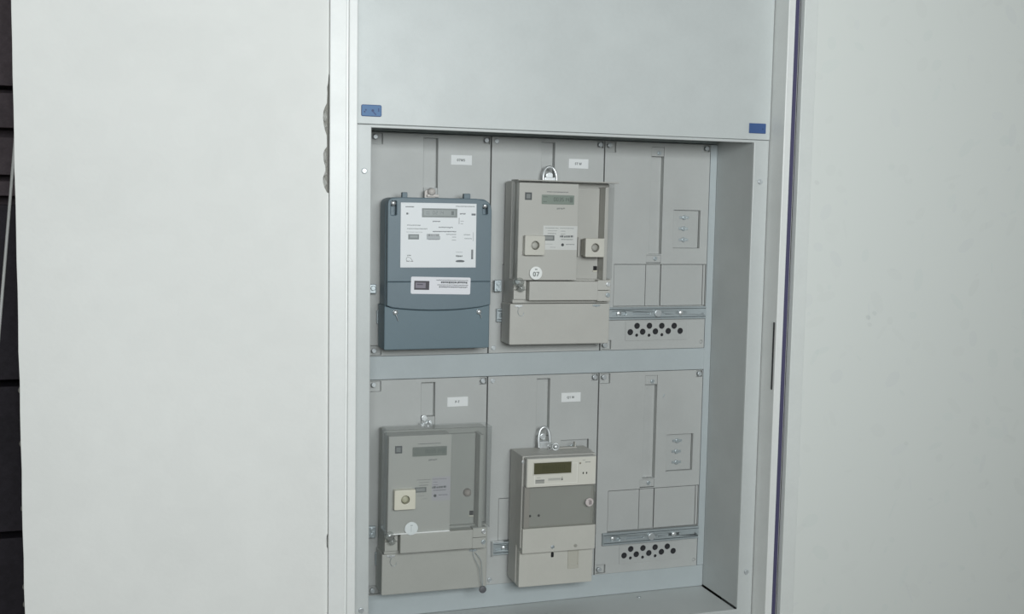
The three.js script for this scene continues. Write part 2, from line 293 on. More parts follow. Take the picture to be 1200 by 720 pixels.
// ---------------------------------------------------------------- the six meter boards
function label(text, x0, x1, y0, y1, parent) {
  const tex = canvasTex(256, 112, (g, w, h) => {
    g.fillStyle = '#f4f5f5'; g.fillRect(0, 0, w, h); g.fillStyle = '#5f6464'; g.font = 'bold 40px sans-serif'; g.textAlign = 'center'; g.textBaseline = 'middle'; g.fillText(text, w * 0.48, h * 0.5);
  });
  part('label_sticker', uvfit(box(x0, x1, y0, y1, 0.0, 0.0014, 0.0004)), std('#f0f1f1', 0.6, 0, { map: tex }), parent);
}
function boardParts(t, x, y, metered) {  // metered: height of the top of the slide block, or 0 for an empty board
  const X = (a) => x + a, Y = (a) => y + a;
  const top = BH, s = rect(X(0.0014), X(0.2486), Y(0), Y(top), 0.001);
  const chTop = metered ? 0.437 : 0.4355;
  s.holes.push(hole(X(0.1090), X(0.1385), Y(0.2070), Y(chTop), 0.0008));               // guide channel of the hanging slide
  s.holes.push(hole(X(0.1032), X(0.1376), Y(0.1868), Y(0.2045), 0.0004));
  s.holes.push(hole(X(0.0030), X(0.0262), Y(0.4215), Y(0.4430), 0.001), hole(X(0.2325), X(0.2470), Y(0.4290), Y(0.4430), 0.001));
  s.holes.push(hole(X(0.0030), X(0.0262), Y(0.0020), Y(0.0215), 0.001), disc(X(0.2415), Y(0.0135), 0.0036));
  s.holes.push(hole(X(0.1652), X(0.2299), Y(0.2197), Y(0.3022), 0.001));               // recess for the terminal insert
  s.holes.push(hole(X(0.0285), X(0.2476), Y(0.0918), Y(0.1848)));
  s.holes.push(hole(X(0.0610), X(0.2030), Y(0.0225), Y(0.0585)));
  part('front_plate', extr(s, -0.0085, 0, 0.0008), M.board, t);
  const b = rect(X(0.0014), X(0.2486), Y(0.0004), Y(top - 0.0004)); b.holes.push(hole(X(0.0610), X(0.2030), Y(0.0225), Y(0.0585)), hole(X(0.1090), X(0.1385), Y(0.2070), Y(chTop), 0.0008), hole(X(0.1645), X(0.2310), Y(0.2190), Y(0.3030)));
  part('backing_plate', extr(b, -0.0165, -0.0085, 0), M.board, t);
  part('channel_floor', box(X(0.1086), X(0.1389), Y(0.2066), Y(chTop + 0.0004), -0.0164, -0.0148, 0), M.board, t);
  part('lower_cover', box(X(0.0288), X(0.1019), Y(0.0950), Y(0.1838), -0.0084, 0.0002, 0.0008), M.boardCover, t);
  part('lower_cover', box(X(0.1394), X(0.2392), Y(0.0950), Y(0.1838), -0.0084, 0.0002, 0.0008), M.boardCover, t);
  part('guide_strip', box(X(0.1034), X(0.1372), Y(0.0950), Y(0.1838), -0.0084, -0.0006, 0.0006), M.boardCover, t);
  part('corner_plug', new THREE.CylinderGeometry(0.0031, 0.0031, 0.0074, 16).rotateX(Math.PI / 2).translate(X(0.2415), Y(0.0135), -0.0047), M.boardCover, t);
  part('cover_strip', box(X(0.2410), X(0.2459), Y(0.0950), Y(0.1838), -0.0084, -0.0004, 0.0006), M.boardCover, t);
  part('insert_plate', box(X(0.1655), X(0.2296), Y(0.2200), Y(0.3019), -0.0164, -0.0090, 0.0005), M.boardCover, t);
  for (const [a, c] of [[0.1944, 0.2862], [0.1932, 0.2622], [0.1941, 0.2380]])
    part('terminal_screw', [screwGeo(X(a), Y(c), -0.0078, 0.0050, a * 40), box(X(a - 0.0110), X(a + 0.0110), Y(c - 0.0026), Y(c + 0.0026), -0.0090, -0.0066, 0.0005)], M.zinc, t);
  // cable plate with nine large and three small holes
  const p = rect(X(0.0580), X(0.2060), Y(0.0195), Y(0.0612), 0.0015);
  for (const [a, c] of [[0.0852, 0.0515], [0.1146, 0.0512], [0.1441, 0.0507], [0.1739, 0.0502], [0.0696, 0.0381], [0.0988, 0.0385], [0.1292, 0.0387], [0.1599, 0.0390], [0.1887, 0.0387]]) p.holes.push(disc(X(a), Y(c), 0.0066));
  for (const [a, c] of [[0.0849, 0.0312], [0.1142, 0.0306], [0.1448, 0.0311]]) p.holes.push(disc(X(a), Y(c), 0.0034));
  part('cable_plate', extr(p, 0.0001, 0.0016, 0.0005, 18), M.boardCover, t);
  // near-black discs closing the holes, painted in for their shaded depth
  for (const [a, c, q] of [[0.0852, 0.0515, 1], [0.1146, 0.0512, 1], [0.1441, 0.0507, 1], [0.1739, 0.0502, 1], [0.0696, 0.0381, 1], [0.0988, 0.0385, 1], [0.1292, 0.0387, 1], [0.1599, 0.0390, 1], [0.1887, 0.0387, 1], [0.0849, 0.0312, 0.52], [0.1142, 0.0306, 0.52], [0.1448, 0.0311, 0.52]])
    part('hole_shade', lathe([[0, -0.0022], [0.0030 * q, -0.0020], [0.0048 * q, -0.0008], [0.0062 * q, -0.0004], [0.0066 * q, -0.0010], [0.0066 * q, -0.0040], [0, -0.0040]], X(a), Y(c), 0.0010, 18), M.depthShade, t);
  // C-profile rail with slots
  const r0 = X(0.0155), r1 = X(0.2468), rc = Y(0.0795);
  const web = rect(r0, r1, rc - 0.0084, rc + 0.0084, 0.0005); web.holes.push(hole(X(0.020), X(0.056), rc - 0.0042, rc + 0.0042, 0.0041), hole(X(0.0700), X(0.112), rc - 0.0026, rc + 0.0026, 0.0024), hole(X(0.146), X(0.1720), rc - 0.0026, rc + 0.0026, 0.0024), hole(X(0.1985), X(0.236), rc - 0.0026, rc + 0.0026, 0.0024));
  part('cross_rail', [extr(web, 0.0046, 0.0088, 0.0006), box(r0 + 0.001, r1 - 0.001, rc - 0.0125, rc + 0.0125, 0.0017, 0.0030, 0), box(r0, r1, rc + 0.0098, rc + 0.0134, 0.0018, 0.0098, 0.0010), box(r0, r1, rc - 0.0134, rc - 0.0098, 0.0018, 0.0098, 0.0010), box(r0 - 0.0004, r0 + 0.0010, rc - 0.0130, rc + 0.0130, 0.0018, 0.0094, 0.0004)], M.zinc, t);
  if (!metered) part('rail_screw', screwGeo(X(0.1290), rc, 0.0088, 0.0084, 0.2), M.screw, t);
  part('rail_nut', lathe([[0, 0.0045], [0.0038, 0.0040], [0.0058, 0.0022], [0.0062, 0], [0, 0]], X(0.0400), rc, 0.0030, 18), M.chrome, t);
  if (!metered) part('rail_nut', lathe([[0, 0.0036], [0.0038, 0.0032], [0.0058, 0.0018], [0.0062, 0], [0, 0]], X(0.1850), rc, 0.0088, 18), M.chrome, t);
  for (const [a, c, z] of [[0.0115, 0.4355, -0.0085], [0.2400, 0.4362, -0.0085], [0.0115, 0.0110, -0.0085]])
    part('corner_screw', [screwGeo(X(a), Y(c), z + 0.0075, 0.0050, a * 30), new THREE.CylinderGeometry(0.0036, 0.0036, 0.0075, 16).rotateX(Math.PI / 2).translate(X(a), Y(c), z + 0.0038)], M.screw, t);
  if (!metered) {
    for (const [a0, a1, c0, c1, sa, sc] of [[0.1095, 0.1380, 0.4160, 0.4352, 0.1262, 0.4228], [0.1035, 0.1374, 0.1885, 0.2042, 0.1240, 0.1970]]) {
      const k = part('slide_block', box(X(a0), X(a1), Y(c0), Y(c1), sc > 0.3 ? -0.0147 : -0.0084, -0.0010, 0.0006), M.boardCover, t);
      part('screw', screwGeo(X(sa), Y(sc), -0.001, 0.0045, sa * 20), M.zinc, k);
    }
  } else {
    const k = part('slide_block', box(X(0.1095), X(0.1380), Y(metered - 0.0250), Y(metered), -0.0147, 0.0006, 0.0006), M.boardCover, t);
    part('screw', screwGeo(X(0.1240), Y(metered - 0.0125), 0.0006, 0.0045, 0.5), M.zinc, k);
  }
}
function board(x, row, metered, lab, text, sx) {
  const y = ROW[row], t = thing('meter_board', lab, 'mounting board', [x + 0.125, y, -0.0165], 'meter mounting boards in the cabinet');
  boardParts(t, x, y, metered);
  if (row === 1 && x === 0.25) part('rail_end_clip', [box(x + 0.0125, x + 0.0152, y + 0.0640, y + 0.0950, 0.0010, 0.0110, 0.0008), box(x + 0.0125, x + 0.0380, y + 0.0932, y + 0.0955, 0.0010, 0.0110, 0.0008)], M.chrome, t);
  if (row === 1 && !metered) part('paint_chip', box(-0.0011, 0.0011, -0.0042, 0.0042, 0, 0.0006, 0.0003).rotateZ(-0.5).translate(x + 0.1545, y + 0.3900, -0.0001), M.zinc, t);
  if (text) label(text, x + sx, x + sx + 0.0440, y + 0.3850, y + 0.4048, t);
  return t;
}
board(BX[0], 0, 0.3380, 'grey mounting board behind the blue-grey meter', '07MS', 0.1650);
board(BX[1], 0, 0.3500, 'grey mounting board behind the clear-covered meter with the 07 seal', 'ST W', 0.1690);
board(BX[2], 0, 0, 'empty grey mounting board with rail, right of the meter with the 07 seal', null);
board(BX[0], 1, 0.3665, 'grey mounting board below the blue-grey meter, behind the meter with the cream button', 'P-T', 0.1640);
board(BX[1], 1, 0.3130, 'grey mounting board behind the small meter with the dark olive display', 'Q1 W', 0.1640);
board(BX[2], 1, 0, 'empty grey mounting board with rail, right of the small meter with the olive display', null);

// ---------------------------------------------------------------- meters
const textLine = (g, x, y, w, h, a = 0.6) => { const r = rng(Math.round(x * 7 + y * 13 + w)); g.fillStyle = `rgba(70,74,76,${a})`; let c = x; while (c < x + w) { const l = Math.min(h * (0.5 + r() * 0.9), x + w - c); g.fillRect(c, y + (r() - 0.5) * h * 0.2, l * 0.8, h * (0.7 + r() * 0.3)); c += l; } };
function barcode(g, x, y, w, h) { const r = rng(Math.round(x + y)); g.fillStyle = '#5a5e60'; let c = x; while (c < x + w) { const b = 1 + r() * 4; g.fillRect(c, y, b, h); c += b + 1 + r() * 3; } }
function seven(g, x, y, w, h, map) { // one digit of a display
  const s = { a: [0, 0, 1, 0], b: [1, 0, 1, 1], c: [1, 1, 1, 2], d: [0, 2, 1, 2], e: [0, 1, 0, 2], f: [0, 0, 0, 1], g: [0, 1, 1, 1] };
  g.beginPath(); for (const k of map) { const [a, b, c, d] = s[k]; g.moveTo(x + a * w, y + b * h / 2); g.lineTo(x + c * w, y + d * h / 2); } g.stroke();
}

// 1. blue-grey meter
{
  const t = thing('electricity_meter', 'blue-grey electricity meter with large white face plate and white sticker below', 'meter', [0.123, 0.0703, 0]);
  const O = [0.016, 0.0703], X = (a) => O[0] + a, Y = (a) => O[1] + a;
  const S = (pts) => { const s = new THREE.Shape(); pts.forEach(([a, b], i) => i ? s.lineTo(X(a), Y(b)) : s.moveTo(X(a), Y(b))); return s; };
  // upper housing with rounded shoulders and notched screw corners
  const up = new THREE.Shape();
  up.moveTo(X(0.0055), Y(0.1332)); up.lineTo(X(0.2145), Y(0.1332)); up.lineTo(X(0.2145), Y(0.272)); up.quadraticCurveTo(X(0.2140), Y(0.2905), X(0.200), Y(0.2935)); up.lineTo(X(0.182), Y(0.2965)); up.lineTo(X(0.034), Y(0.2965)); up.lineTo(X(0.016), Y(0.2950)); up.quadraticCurveTo(X(0.0055), Y(0.2935), X(0.0055), Y(0.282)); up.closePath();
  up.holes.push(hole(X(0.0120), X(0.0230), Y(0.2620), Y(0.2890), 0.002), hole(X(0.1960), X(0.2065), Y(0.2660), Y(0.2845), 0.002));
  part('housing', extr(up, 0.058, 0.0735, 0.0018), M.blueCase, t);
  const back = new THREE.Shape();
  back.moveTo(X(0.004), Y(0.082)); back.lineTo(X(0.216), Y(0.082)); back.lineTo(X(0.216), Y(0.275)); back.quadraticCurveTo(X(0.216), Y(0.2945), X(0.198), Y(0.296)); back.lineTo(X(0.02), Y(0.296)); back.quadraticCurveTo(X(0.004), Y(0.2945), X(0.004), Y(0.28)); back.closePath();
  part('base_shell', extr(back, 0.0105, 0.0582, 0.002), M.blueCase, t);
  const sk = new THREE.Shape();
  sk.moveTo(X(0.0055), Y(0.1330)); sk.lineTo(X(0.0055), Y(0.0870)); sk.lineTo(X(0.016), Y(0.0830)); sk.quadraticCurveTo(X(0.106), Y(0.0715), X(0.196), Y(0.0830)); sk.lineTo(X(0.2145), Y(0.0870)); sk.lineTo(X(0.2145), Y(0.1330)); sk.closePath();
  part('lower_skirt', extr(sk, 0.0105, 0.0740, 0.0018), M.blueCase, t);
  const tc = new THREE.Shape();
  tc.moveTo(X(0.001), Y(0.003)); tc.quadraticCurveTo(X(0.001), Y(0), X(0.004), Y(0)); tc.lineTo(X(0.211), Y(0)); tc.quadraticCurveTo(X(0.214), Y(0), X(0.214), Y(0.003)); tc.lineTo(X(0.214), Y(0.0862)); tc.lineTo(X(0.196), Y(0.0820)); tc.quadraticCurveTo(X(0.106), Y(0.0700), X(0.016), Y(0.0820)); tc.lineTo(X(0.001), Y(0.0865)); tc.closePath();
  part('terminal_cover', extr(tc, 0.0105, 0.0705, 0.0018), M.blueCover, t);
  part('hanging_tab', box(X(0.0385), X(0.0490), Y(0.294), Y(0.3065), 0.040, 0.052, 0.0015), M.blueCase, t);
  part('hanging_tab', box(X(0.1630), X(0.1765), Y(0.294), Y(0.3062), 0.040, 0.052, 0.0015), M.blueCase, t);
  const face = canvasTex(1024, 846, (g, w, h) => {
    const u = (x) => (x - 468.5) / 89.5 * w, v = (y, x = 513) => (y - 238.4 - (x - 513) * 0.03) / 75.4 * h, L = (x, y, x1, hh, a) => textLine(g, u(x), v(y, x), u(x1) - u(x), hh / 75.4 * h, a);
    g.fillStyle = '#f2f4f5'; g.fillRect(0, 0, w, h);
    L(474, 241.5, 484, 1.4, 0.75); L(475, 249, 478, 2.2, 0.8); L(533, 242, 556, 1.0, 0.7); L(538, 250.5, 545, 1.7, 0.7); g.fillStyle = '#777b80'; g.fillRect(u(552), v(250), u(557) - u(552), 0.03 * h);
    L(506, 259, 515, 1.2, 0.8); L(476, 263, 492, 1.0, 0.6); L(476, 267, 500, 1.1, 0.55); L(475, 271, 494, 0.8, 0.35); L(513, 266, 530, 1.5, 0.55); L(506, 270.8, 534, 1.3, 0.75);
    g.strokeStyle = '#777'; g.lineWidth = 3; g.strokeRect(u(537), v(255.5), 5, 0.09 * h); L(539, 259.5, 543, 1, 0.4); L(539, 262.5, 542, 1, 0.4);
    g.fillStyle = '#83898a'; g.fillRect(u(477.5), v(275), u(490) - u(477.5), v(281) - v(275)); g.fillStyle = '#a9aeae'; g.fillRect(u(479.5), v(276.3), u(488.5) - u(479.5), v(279) - v(276.3));
    barcode(g, u(499), v(274.5), u(514) - u(499), v(277) - v(274.5)); g.fillStyle = 'rgba(150,155,158,.6)'; g.fillRect(u(499), v(277), u(515) - u(499), v(281) - v(277)); L(501, 280, 514, 1.2, 0.5);
    L(522, 274.7, 534, 1.0, 0.6); L(529, 278, 534, 0.9, 0.45); L(529, 281.5, 534, 0.9, 0.45); L(543, 275.5, 551, 1.0, 0.6); L(544, 280, 553, 1.3, 0.4); g.fillStyle = '#8b9092'; g.fillRect(u(554.3), v(272), 4, 0.14 * h);
    L(476.5, 298, 481, 1.3, 0.65); g.strokeStyle = 'rgba(95,95,95,.8)'; g.lineWidth = 5; g.beginPath(); g.arc(u(477.7), v(304), 26, 0.8, 5.5); g.stroke(); g.beginPath(); g.moveTo(u(480), v(302)); g.lineTo(u(483), v(306.5)); g.stroke(); g.fillStyle = 'rgba(95,95,95,.6)'; g.fillRect(u(475.5), v(306), 40, 9); g.fillRect(u(480), v(306), 40, 9);
    L(534, 296, 542, 0.8, 0.35); L(534, 300, 542, 2.2, 0.7); g.fillStyle = '#62666a'; g.beginPath(); g.ellipse(u(539), v(306.3), 62, 16, 0, 0, 7); g.fill(); g.fillStyle = '#f2f4f5'; g.fillRect(u(539) - 62, v(307.4), 124, 20);
    barcode(g, u(552.3), v(292.5), 26, v(304) - v(292.5)); g.fillStyle = 'rgba(80,84,88,.75)'; for (let i = 0; i < 10; i++) g.fillRect(u(552.3), v(292.6 + i * 1.15), 28, 8);
  });
  part('face_plate', uvfit(box(X(0.0305), X(0.1825), Y(0.1610), Y(0.2866), 0.0735, 0.0752, 0.0006)), std('#f4f5f6', 0.45, 0, { map: face }), t, 'white printed face plate');
  part('display_frame', ring(X(0.0755), X(0.1400), Y(0.2615), Y(0.2738), X(0.0725), X(0.1430), Y(0.2590), Y(0.2762), 0.0752, 0.0772, 0.0006), std('#8f9594', 0.4), t);
  const lcd = canvasTex(512, 96, (g, w, h) => { g.fillStyle = '#9aa09f'; g.fillRect(0, 0, w, h); g.strokeStyle = '#757c7c'; g.lineWidth = 6; [150, 195, 240, 285].forEach((x, i) => seven(g, x, 24, 26, 44, ['abcdef', 'abged', 'bc', 'fgbc'][i])); g.fillStyle = '#7a8181'; g.fillRect(40, 34, 60, 8); g.fillRect(40, 62, 60, 8); g.fillStyle = '#6d7474'; g.fillRect(440, 20, 40, 56); });
  part('display', uvfit(box(X(0.0752), X(0.1403), Y(0.2612), Y(0.2741), 0.0752, 0.0759, 0)), std('#ffffff', 0.25, 0, { map: lcd }), t, 'grey liquid crystal display');
  const st = canvasTex(896, 244, (g, w, h) => {
    g.fillStyle = '#f3f3f6'; g.fillRect(0, 0, w, h); g.fillStyle = '#4a464c'; g.fillRect(w * 0.055, h * 0.24, w * 0.25, h * 0.52); g.fillStyle = '#8c8690'; g.fillRect(w * 0.075, h * 0.34, w * 0.17, h * 0.32); g.fillStyle = '#5a5560'; g.fillRect(w * 0.10, h * 0.42, w * 0.10, h * 0.06);
    textLine(g, w * 0.42, h * 0.15, w * 0.54, h * 0.07, 0.5); textLine(g, w * 0.50, h * 0.25, w * 0.45, h * 0.12, 0.85); textLine(g, w * 0.44, h * 0.43, w * 0.52, h * 0.06, 0.6); textLine(g, w * 0.47, h * 0.54, w * 0.48, h * 0.08, 0.7);
  });
  const sg = uvfit(extr(rect(-0.0602, 0.0602, -0.0168, 0.0168, 0.003), 0, 0.0009, 0.0003)).rotateZ(-0.021).translate(X(0.1122), Y(0.1255), 0.0738);
  part('name_sticker', sg, std('#f4f4f6', 0.5, 0, { map: st }), t, 'white sticker with dark emblem and grey print');
  for (const [a, c, z] of [[0.0175, 0.2850, 0.066], [0.2020, 0.2830, 0.066], [0.0225, 0.0735, 0.0705], [0.1915, 0.0728, 0.0705]])
    part('seal_screw', [lathe([[0, 0.0060], [0.0028, 0.0056], [0.0046, 0.0040], [0.005, 0], [0, 0]], X(a), Y(c), z, 18), new THREE.TorusGeometry(0.0046, 0.0007, 6, 18).translate(X(a), Y(c), z + 0.002)], M.chrome, t);
  part('seal_wire', tube([[X(0.0225), Y(0.071), 0.0745], [X(0.0255), Y(0.064), 0.0745], [X(0.0275), Y(0.057), 0.073]], 0.0007, 10), M.chrome, t);
  part('seal_wire', tube([[X(0.1915), Y(0.071), 0.0745], [X(0.1945), Y(0.066), 0.0745], [X(0.1960), Y(0.060), 0.073]], 0.0007, 10), M.chrome, t);
  part('hanging_eye', [extr(rect(X(0.090), X(0.112), Y(0.293), Y(0.312), 0.004), 0.020, 0.024, 0.001), lathe([[0, 0.012], [0.005, 0.011], [0.0075, 0.006], [0.008, 0], [0, 0]], X(0.103), Y(0.3085), 0.024, 16), box(X(0.094), X(0.118), Y(0.2985), Y(0.3035), 0.018, 0.030, 0.001)], paint('#d3cdc8', 0.5), t, 'pinkish white hanging eye');
  part('rail_clamp', [box(X(-0.018), X(-0.004), Y(0.106), Y(0.125), 0.0102, 0.018, 0.002), screwGeo(X(-0.011), Y(0.117), 0.018, 0.0050)], M.zinc, t);
}

// 2 and 3. clear-covered meters of one kind
function coveredMeter(opt) {
  const { O, label: lab, cover, body, second, sealText, tilt } = opt, X = (a) => O[0] + a, Y = (a) => O[1] + a;
  const t = thing('electricity_meter', lab, 'meter', [O[0] + 0.107, O[1], 0], 'tall electricity meters with clear covers');
  const k = 1;
  part('base_shell', [box(X(0.001), X(0.2135), Y(0.002), Y(0.330), 0.0105, 0.052, 0.003), box(X(0.001), X(0.2135), Y(0.085), Y(0.1345), 0.0500, 0.0725, 0.002)], body, t);
  part('counter_block', box(X(0.0025), X(0.1285), Y(0.1330), Y(0.3265), 0.0500, 0.0925, 0.0022), M.caseLight, t);
  part('side_tray', box(X(0.1290), X(0.1880), Y(0.1335), Y(0.3200), 0.0500, 0.0620, 0.0015), body, t);
  part('side_wall', box(X(0.1885), X(0.1965), Y(0.1335), Y(0.3220), 0.0500, 0.0900, 0.0012), body, t);
  part('terminal_cover', extr(rect(X(-0.0012), X(0.2163), Y(0), Y(0.0835), 0.003), 0.0105, 0.0655, 0.0018), body, t);
  part('bar_cover', box(X(0.0285), X(0.1765), Y(0.0925), Y(0.1310), 0.0725, 0.0955, 0.0016), body, t);
  part('left_block', [box(X(0.0010), X(0.0272), Y(0.0935), Y(0.1120), 0.0725, 0.0790, 0.001), box(X(0.0010), X(0.0272), Y(0.1130), Y(0.1330), 0.0725, 0.0790, 0.001)], body, t);
  part('right_block', [box(X(0.1775), X(0.2060), Y(0.0905), Y(0.1120), 0.0725, 0.0905, 0.001), box(X(0.1775), X(0.2060), Y(0.1128), Y(0.1335), 0.0725, 0.0905, 0.001)], body, t);
  const face = canvasTex(640, 984, (g, w, h) => {
    const u = (a) => a / 0.126 * w, v = (b) => h - (b - 0.1335) / 0.193 * h;
    g.fillStyle = opt.faceColor; g.fillRect(0, 0, w, h);
    g.fillStyle = '#55595a'; g.fillRect(u(0.0120), v(0.3075), u(0.0145), u(0.0150)); g.fillStyle = '#888c8b'; g.fillRect(u(0.0150), v(0.3045), u(0.0085), u(0.009));
    textLine(g, u(0.058), v(0.3105), u(0.046), 9, 0.6); textLine(g, u(0.080), v(0.2785), u(0.018), 18, 0.4);
    const lx0 = u(opt.lab[0]), lx1 = u(0.1255), ly0 = v(0.2425), ly1 = v(0.1945);
    g.fillStyle = opt.labColor; g.fillRect(lx0, ly0, lx1 - lx0, ly1 - ly0);
    textLine(g, u(0.057), v(0.2385), u(0.028), 8, 0.4); textLine(g, u(0.088), v(0.2385), u(0.030), 8, 0.4); textLine(g, u(0.062), v(0.233), u(0.02), 7, 0.35); textLine(g, u(0.090), v(0.2325), u(0.010), 7, 0.4); textLine(g, u(0.062), v(0.2275), u(0.018), 8, 0.55); textLine(g, u(0.090), v(0.2270), u(0.010), 7, 0.4);
    g.fillStyle = '#777b7a'; g.fillRect(u(0.0530), v(0.2232), u(0.0235), u(0.0105)); g.fillStyle = '#a0a3a1'; g.fillRect(u(0.056), v(0.2210), u(0.0175), u(0.0058));
    textLine(g, u(0.088), v(0.2232), u(0.030), 24, 0.65); textLine(g, u(0.091), v(0.2165), u(0.026), 12, 0.4);
    g.fillStyle = '#4b4f50'; g.beginPath(); g.arc(u(0.0945), v(0.2045), u(0.0030), 0, 7); g.fill(); textLine(g, u(0.102), v(0.2062), u(0.018), 8, 0.6); textLine(g, u(0.057), v(0.2062), u(0.016), 6, 0.3); textLine(g, u(0.068), v(0.2000), u(0.012), 6, 0.3);
  });
  part('face_plate', uvfit(box(X(0.0030), X(0.1285), Y(0.1335), Y(0.3262), 0.0925, 0.0936, 0.0004)), std('#ffffff', 0.5, 0, { map: face }), t);
  const lcd = canvasTex(512, 144, (g, w, h) => { g.fillStyle = opt.lcd; g.fillRect(0, 0, w, h); g.strokeStyle = '#66706a'; g.lineWidth = 8; for (let i = 0; i < 6; i++) seven(g, 190 + i * 42, 42, 24, 52, ['abcdef', 'abcdef', 'abgcd', 'afgcd', 'bc', 'fgbc'][i]); g.fillStyle = '#77807a'; g.fillRect(20, 26, 70, 12); g.fillRect(20, 100, 60, 12); g.fillRect(440, 30, 50, 80); });
  part('display', uvfit(box(X(0.0500), X(0.1190), Y(0.2850), Y(0.3035), 0.0936, 0.0952, 0.0005)), std('#ffffff', 0.3, 0, { map: lcd }), t, 'grey-green display');
  // glazed cover: five panes, open at the back, with a lip along the top
  const gx0 = X(opt.lip ? 0 : -0.0020), gx1 = X(opt.lip ? 0.2045 : 0.2100), gy0 = Y(0.1342), gy1 = Y(opt.lip ? 0.3300 : 0.3400), z0 = 0.0525, z1 = 0.0975;
  const pane = (w, h) => new THREE.PlaneGeometry(w, h);
  part('clear_cover', [pane(gx1 - gx0, gy1 - gy0).translate((gx0 + gx1) / 2, (gy0 + gy1) / 2, z1), pane(z1 - z0, gy1 - gy0).rotateY(-Math.PI / 2).translate(gx0, (gy0 + gy1) / 2, (z0 + z1) / 2),
    pane(z1 - z0, gy1 - gy0).rotateY(Math.PI / 2).translate(gx1, (gy0 + gy1) / 2, (z0 + z1) / 2), pane(gx1 - gx0, z1 - z0).rotateX(-Math.PI / 2).translate((gx0 + gx1) / 2, gy1, (z0 + z1) / 2)], cover, t, 'clear plastic cover');
  if (opt.lip) part('cover_lip_or_glint', box(X(-0.001), X(0.2150), Y(0.3301), Y(0.3325), 0.0520, 0.0975, 0.001), body, t);
  else part('cover_lip_or_glint', box(X(0.0035), X(0.1275), Y(0.1316), Y(0.1341), 0.0930, 0.0985, 0.0008), M.white, t, 'white strip painted in for a glint on the lower cover edge');  // white strip painted in for a highlight along the lower cover edge
  const button = (a0, a1, c0, c1, z, mat, lab2) => {
    const s = rect(X(a0), X(a1), Y(c0), Y(c1), 0.002), cx = X((a0 + a1) / 2 + 0.001), cy = Y((c0 + c1) / 2); s.holes.push(disc(cx, cy, 0.0085));
    const b = part('push_button', [extr(s, z - 0.014, z, 0.0012, 20), box(X(a0 + 0.002), X(a1 - 0.002), Y(c0 + 0.002), Y(c1 - 0.002), z - 0.03, z - 0.0138, 0.001)], mat, t, lab2);
    part('plunger', lathe([[0, -0.004], [0.0035, -0.004], [0.0074, -0.0052], [0.0078, -0.0125], [0, -0.0125]], cx, cy, z, 20), opt.plunger, b);
  };
  button(0.0125, 0.0545, 0.1835, 0.2225, 0.1085, opt.btn, opt.btnLabel);
  if (second) { button(0.1445, 0.1855, 0.1805, 0.2185, 0.1005, opt.btn); part('clip', box(X(0.1400), X(0.1440), Y(0.1800), Y(0.2190), 0.0620, 0.0700, 0.001), M.case, t); }
  else part('plunger_stub', lathe([[0, 0.010], [0.006, 0.009], [0.0085, 0], [0, 0]], X(0.172), Y(0.199), 0.062, 18), paint('#b5aaa2', 0.5), t);
  part('tray_slot_shade', box(X(0.1780), X(0.1860), Y(0.1520), Y(0.1605), 0.0618, 0.0632, 0), M.dark, t);  // near-black box on the tray, painted in for the shade of a slot
  part('tray_tab', box(X(0.1765), X(0.1862), Y(0.1490), Y(0.1518), 0.0618, 0.0650, 0.0005), M.cream, t);
  const seal = canvasTex(192, 192, (g, w, h) => { g.fillStyle = opt.sealColor; g.fillRect(0, 0, w, h); if (!sealText) { g.fillStyle = '#a3aaaa'; g.fillRect(80, 44, 34, 10); g.fillStyle = '#ccd3d3'; g.fillRect(86, 64, 14, 80); return; } g.fillStyle = '#6b706e'; g.fillRect(78, 34, 36, 14); g.font = 'bold 92px sans-serif'; g.textAlign = 'center'; g.textBaseline = 'middle'; g.fillText(sealText, 96, 110); });
  part('round_seal', uvfit(lathe([[0, 0.0012], [0.0125, 0.0012], [0.0133, 0.0004], [0.0133, 0], [0, 0]], X(opt.round[0]), Y(opt.round[1]), 0.0977, 32)), std('#ffffff', 0.45, 0, { map: seal }), t, sealText ? 'white round seal marked 07' : 'plain white round seal');
  // see-through seal knobs on the left, sealing screws on the right
  part('seal_knob', [lathe([[0, 0.022], [0.006, 0.021], [0.0095, 0.017], [0.0095, 0.004], [0.008, 0], [0, 0]], X(0.0075), Y(0.1290), 0.079, 20), lathe([[0, 0.018], [0.006, 0.017], [0.0075, 0.012], [0.0075, 0], [0, 0]], X(0.0130), Y(0.1170), 0.079, 18)], M.clear, t, 'see-through seal knob');
  part('seal_screw', screwGeo(X(0.0075), Y(0.1290), 0.0792, 0.0050), M.zinc, t);
  part('seal_screw', screwGeo(X(0.2000), Y(0.1250), 0.0905, 0.0048, 0.7), M.chrome, t);
  part('seal_screw', screwGeo(X(0.2000), Y(0.1030), 0.0905, 0.0048, 0.2), M.zinc, t);
  for (const a of [0.0165, 0.1860]) part('cover_clip', [box(X(a - 0.008), X(a + 0.008), Y(0.0775), Y(0.0812), 0.0650, 0.0675, 0.0005), new THREE.CylinderGeometry(0.0024, 0.0024, 0.004, 12).rotateX(Math.PI / 2).translate(X(a), Y(0.0790), 0.0675)], a > 0.1 ? M.zinc : M.chrome, t);
  part('seal_wire', tube([[X(0.0185), Y(0.078), 0.0680], [X(0.0150), Y(0.068), 0.0670], [X(0.0200), Y(0.059), 0.0665], [X(0.0260), Y(0.060), 0.0665], [X(0.0280), Y(0.066), 0.0668]], 0.0005, 20), M.zinc, t);
  part('rail_clamp', [box(X(-0.020), X(-0.004), Y(0.104), Y(0.128), 0.0102, 0.018, 0.002), screwGeo(X(-0.012), Y(0.121), 0.018, 0.0044), screwGeo(X(-0.012), Y(0.110), 0.018, 0.0044)], M.zinc, t);
  t.rotation.z = tilt;
  return t;
}
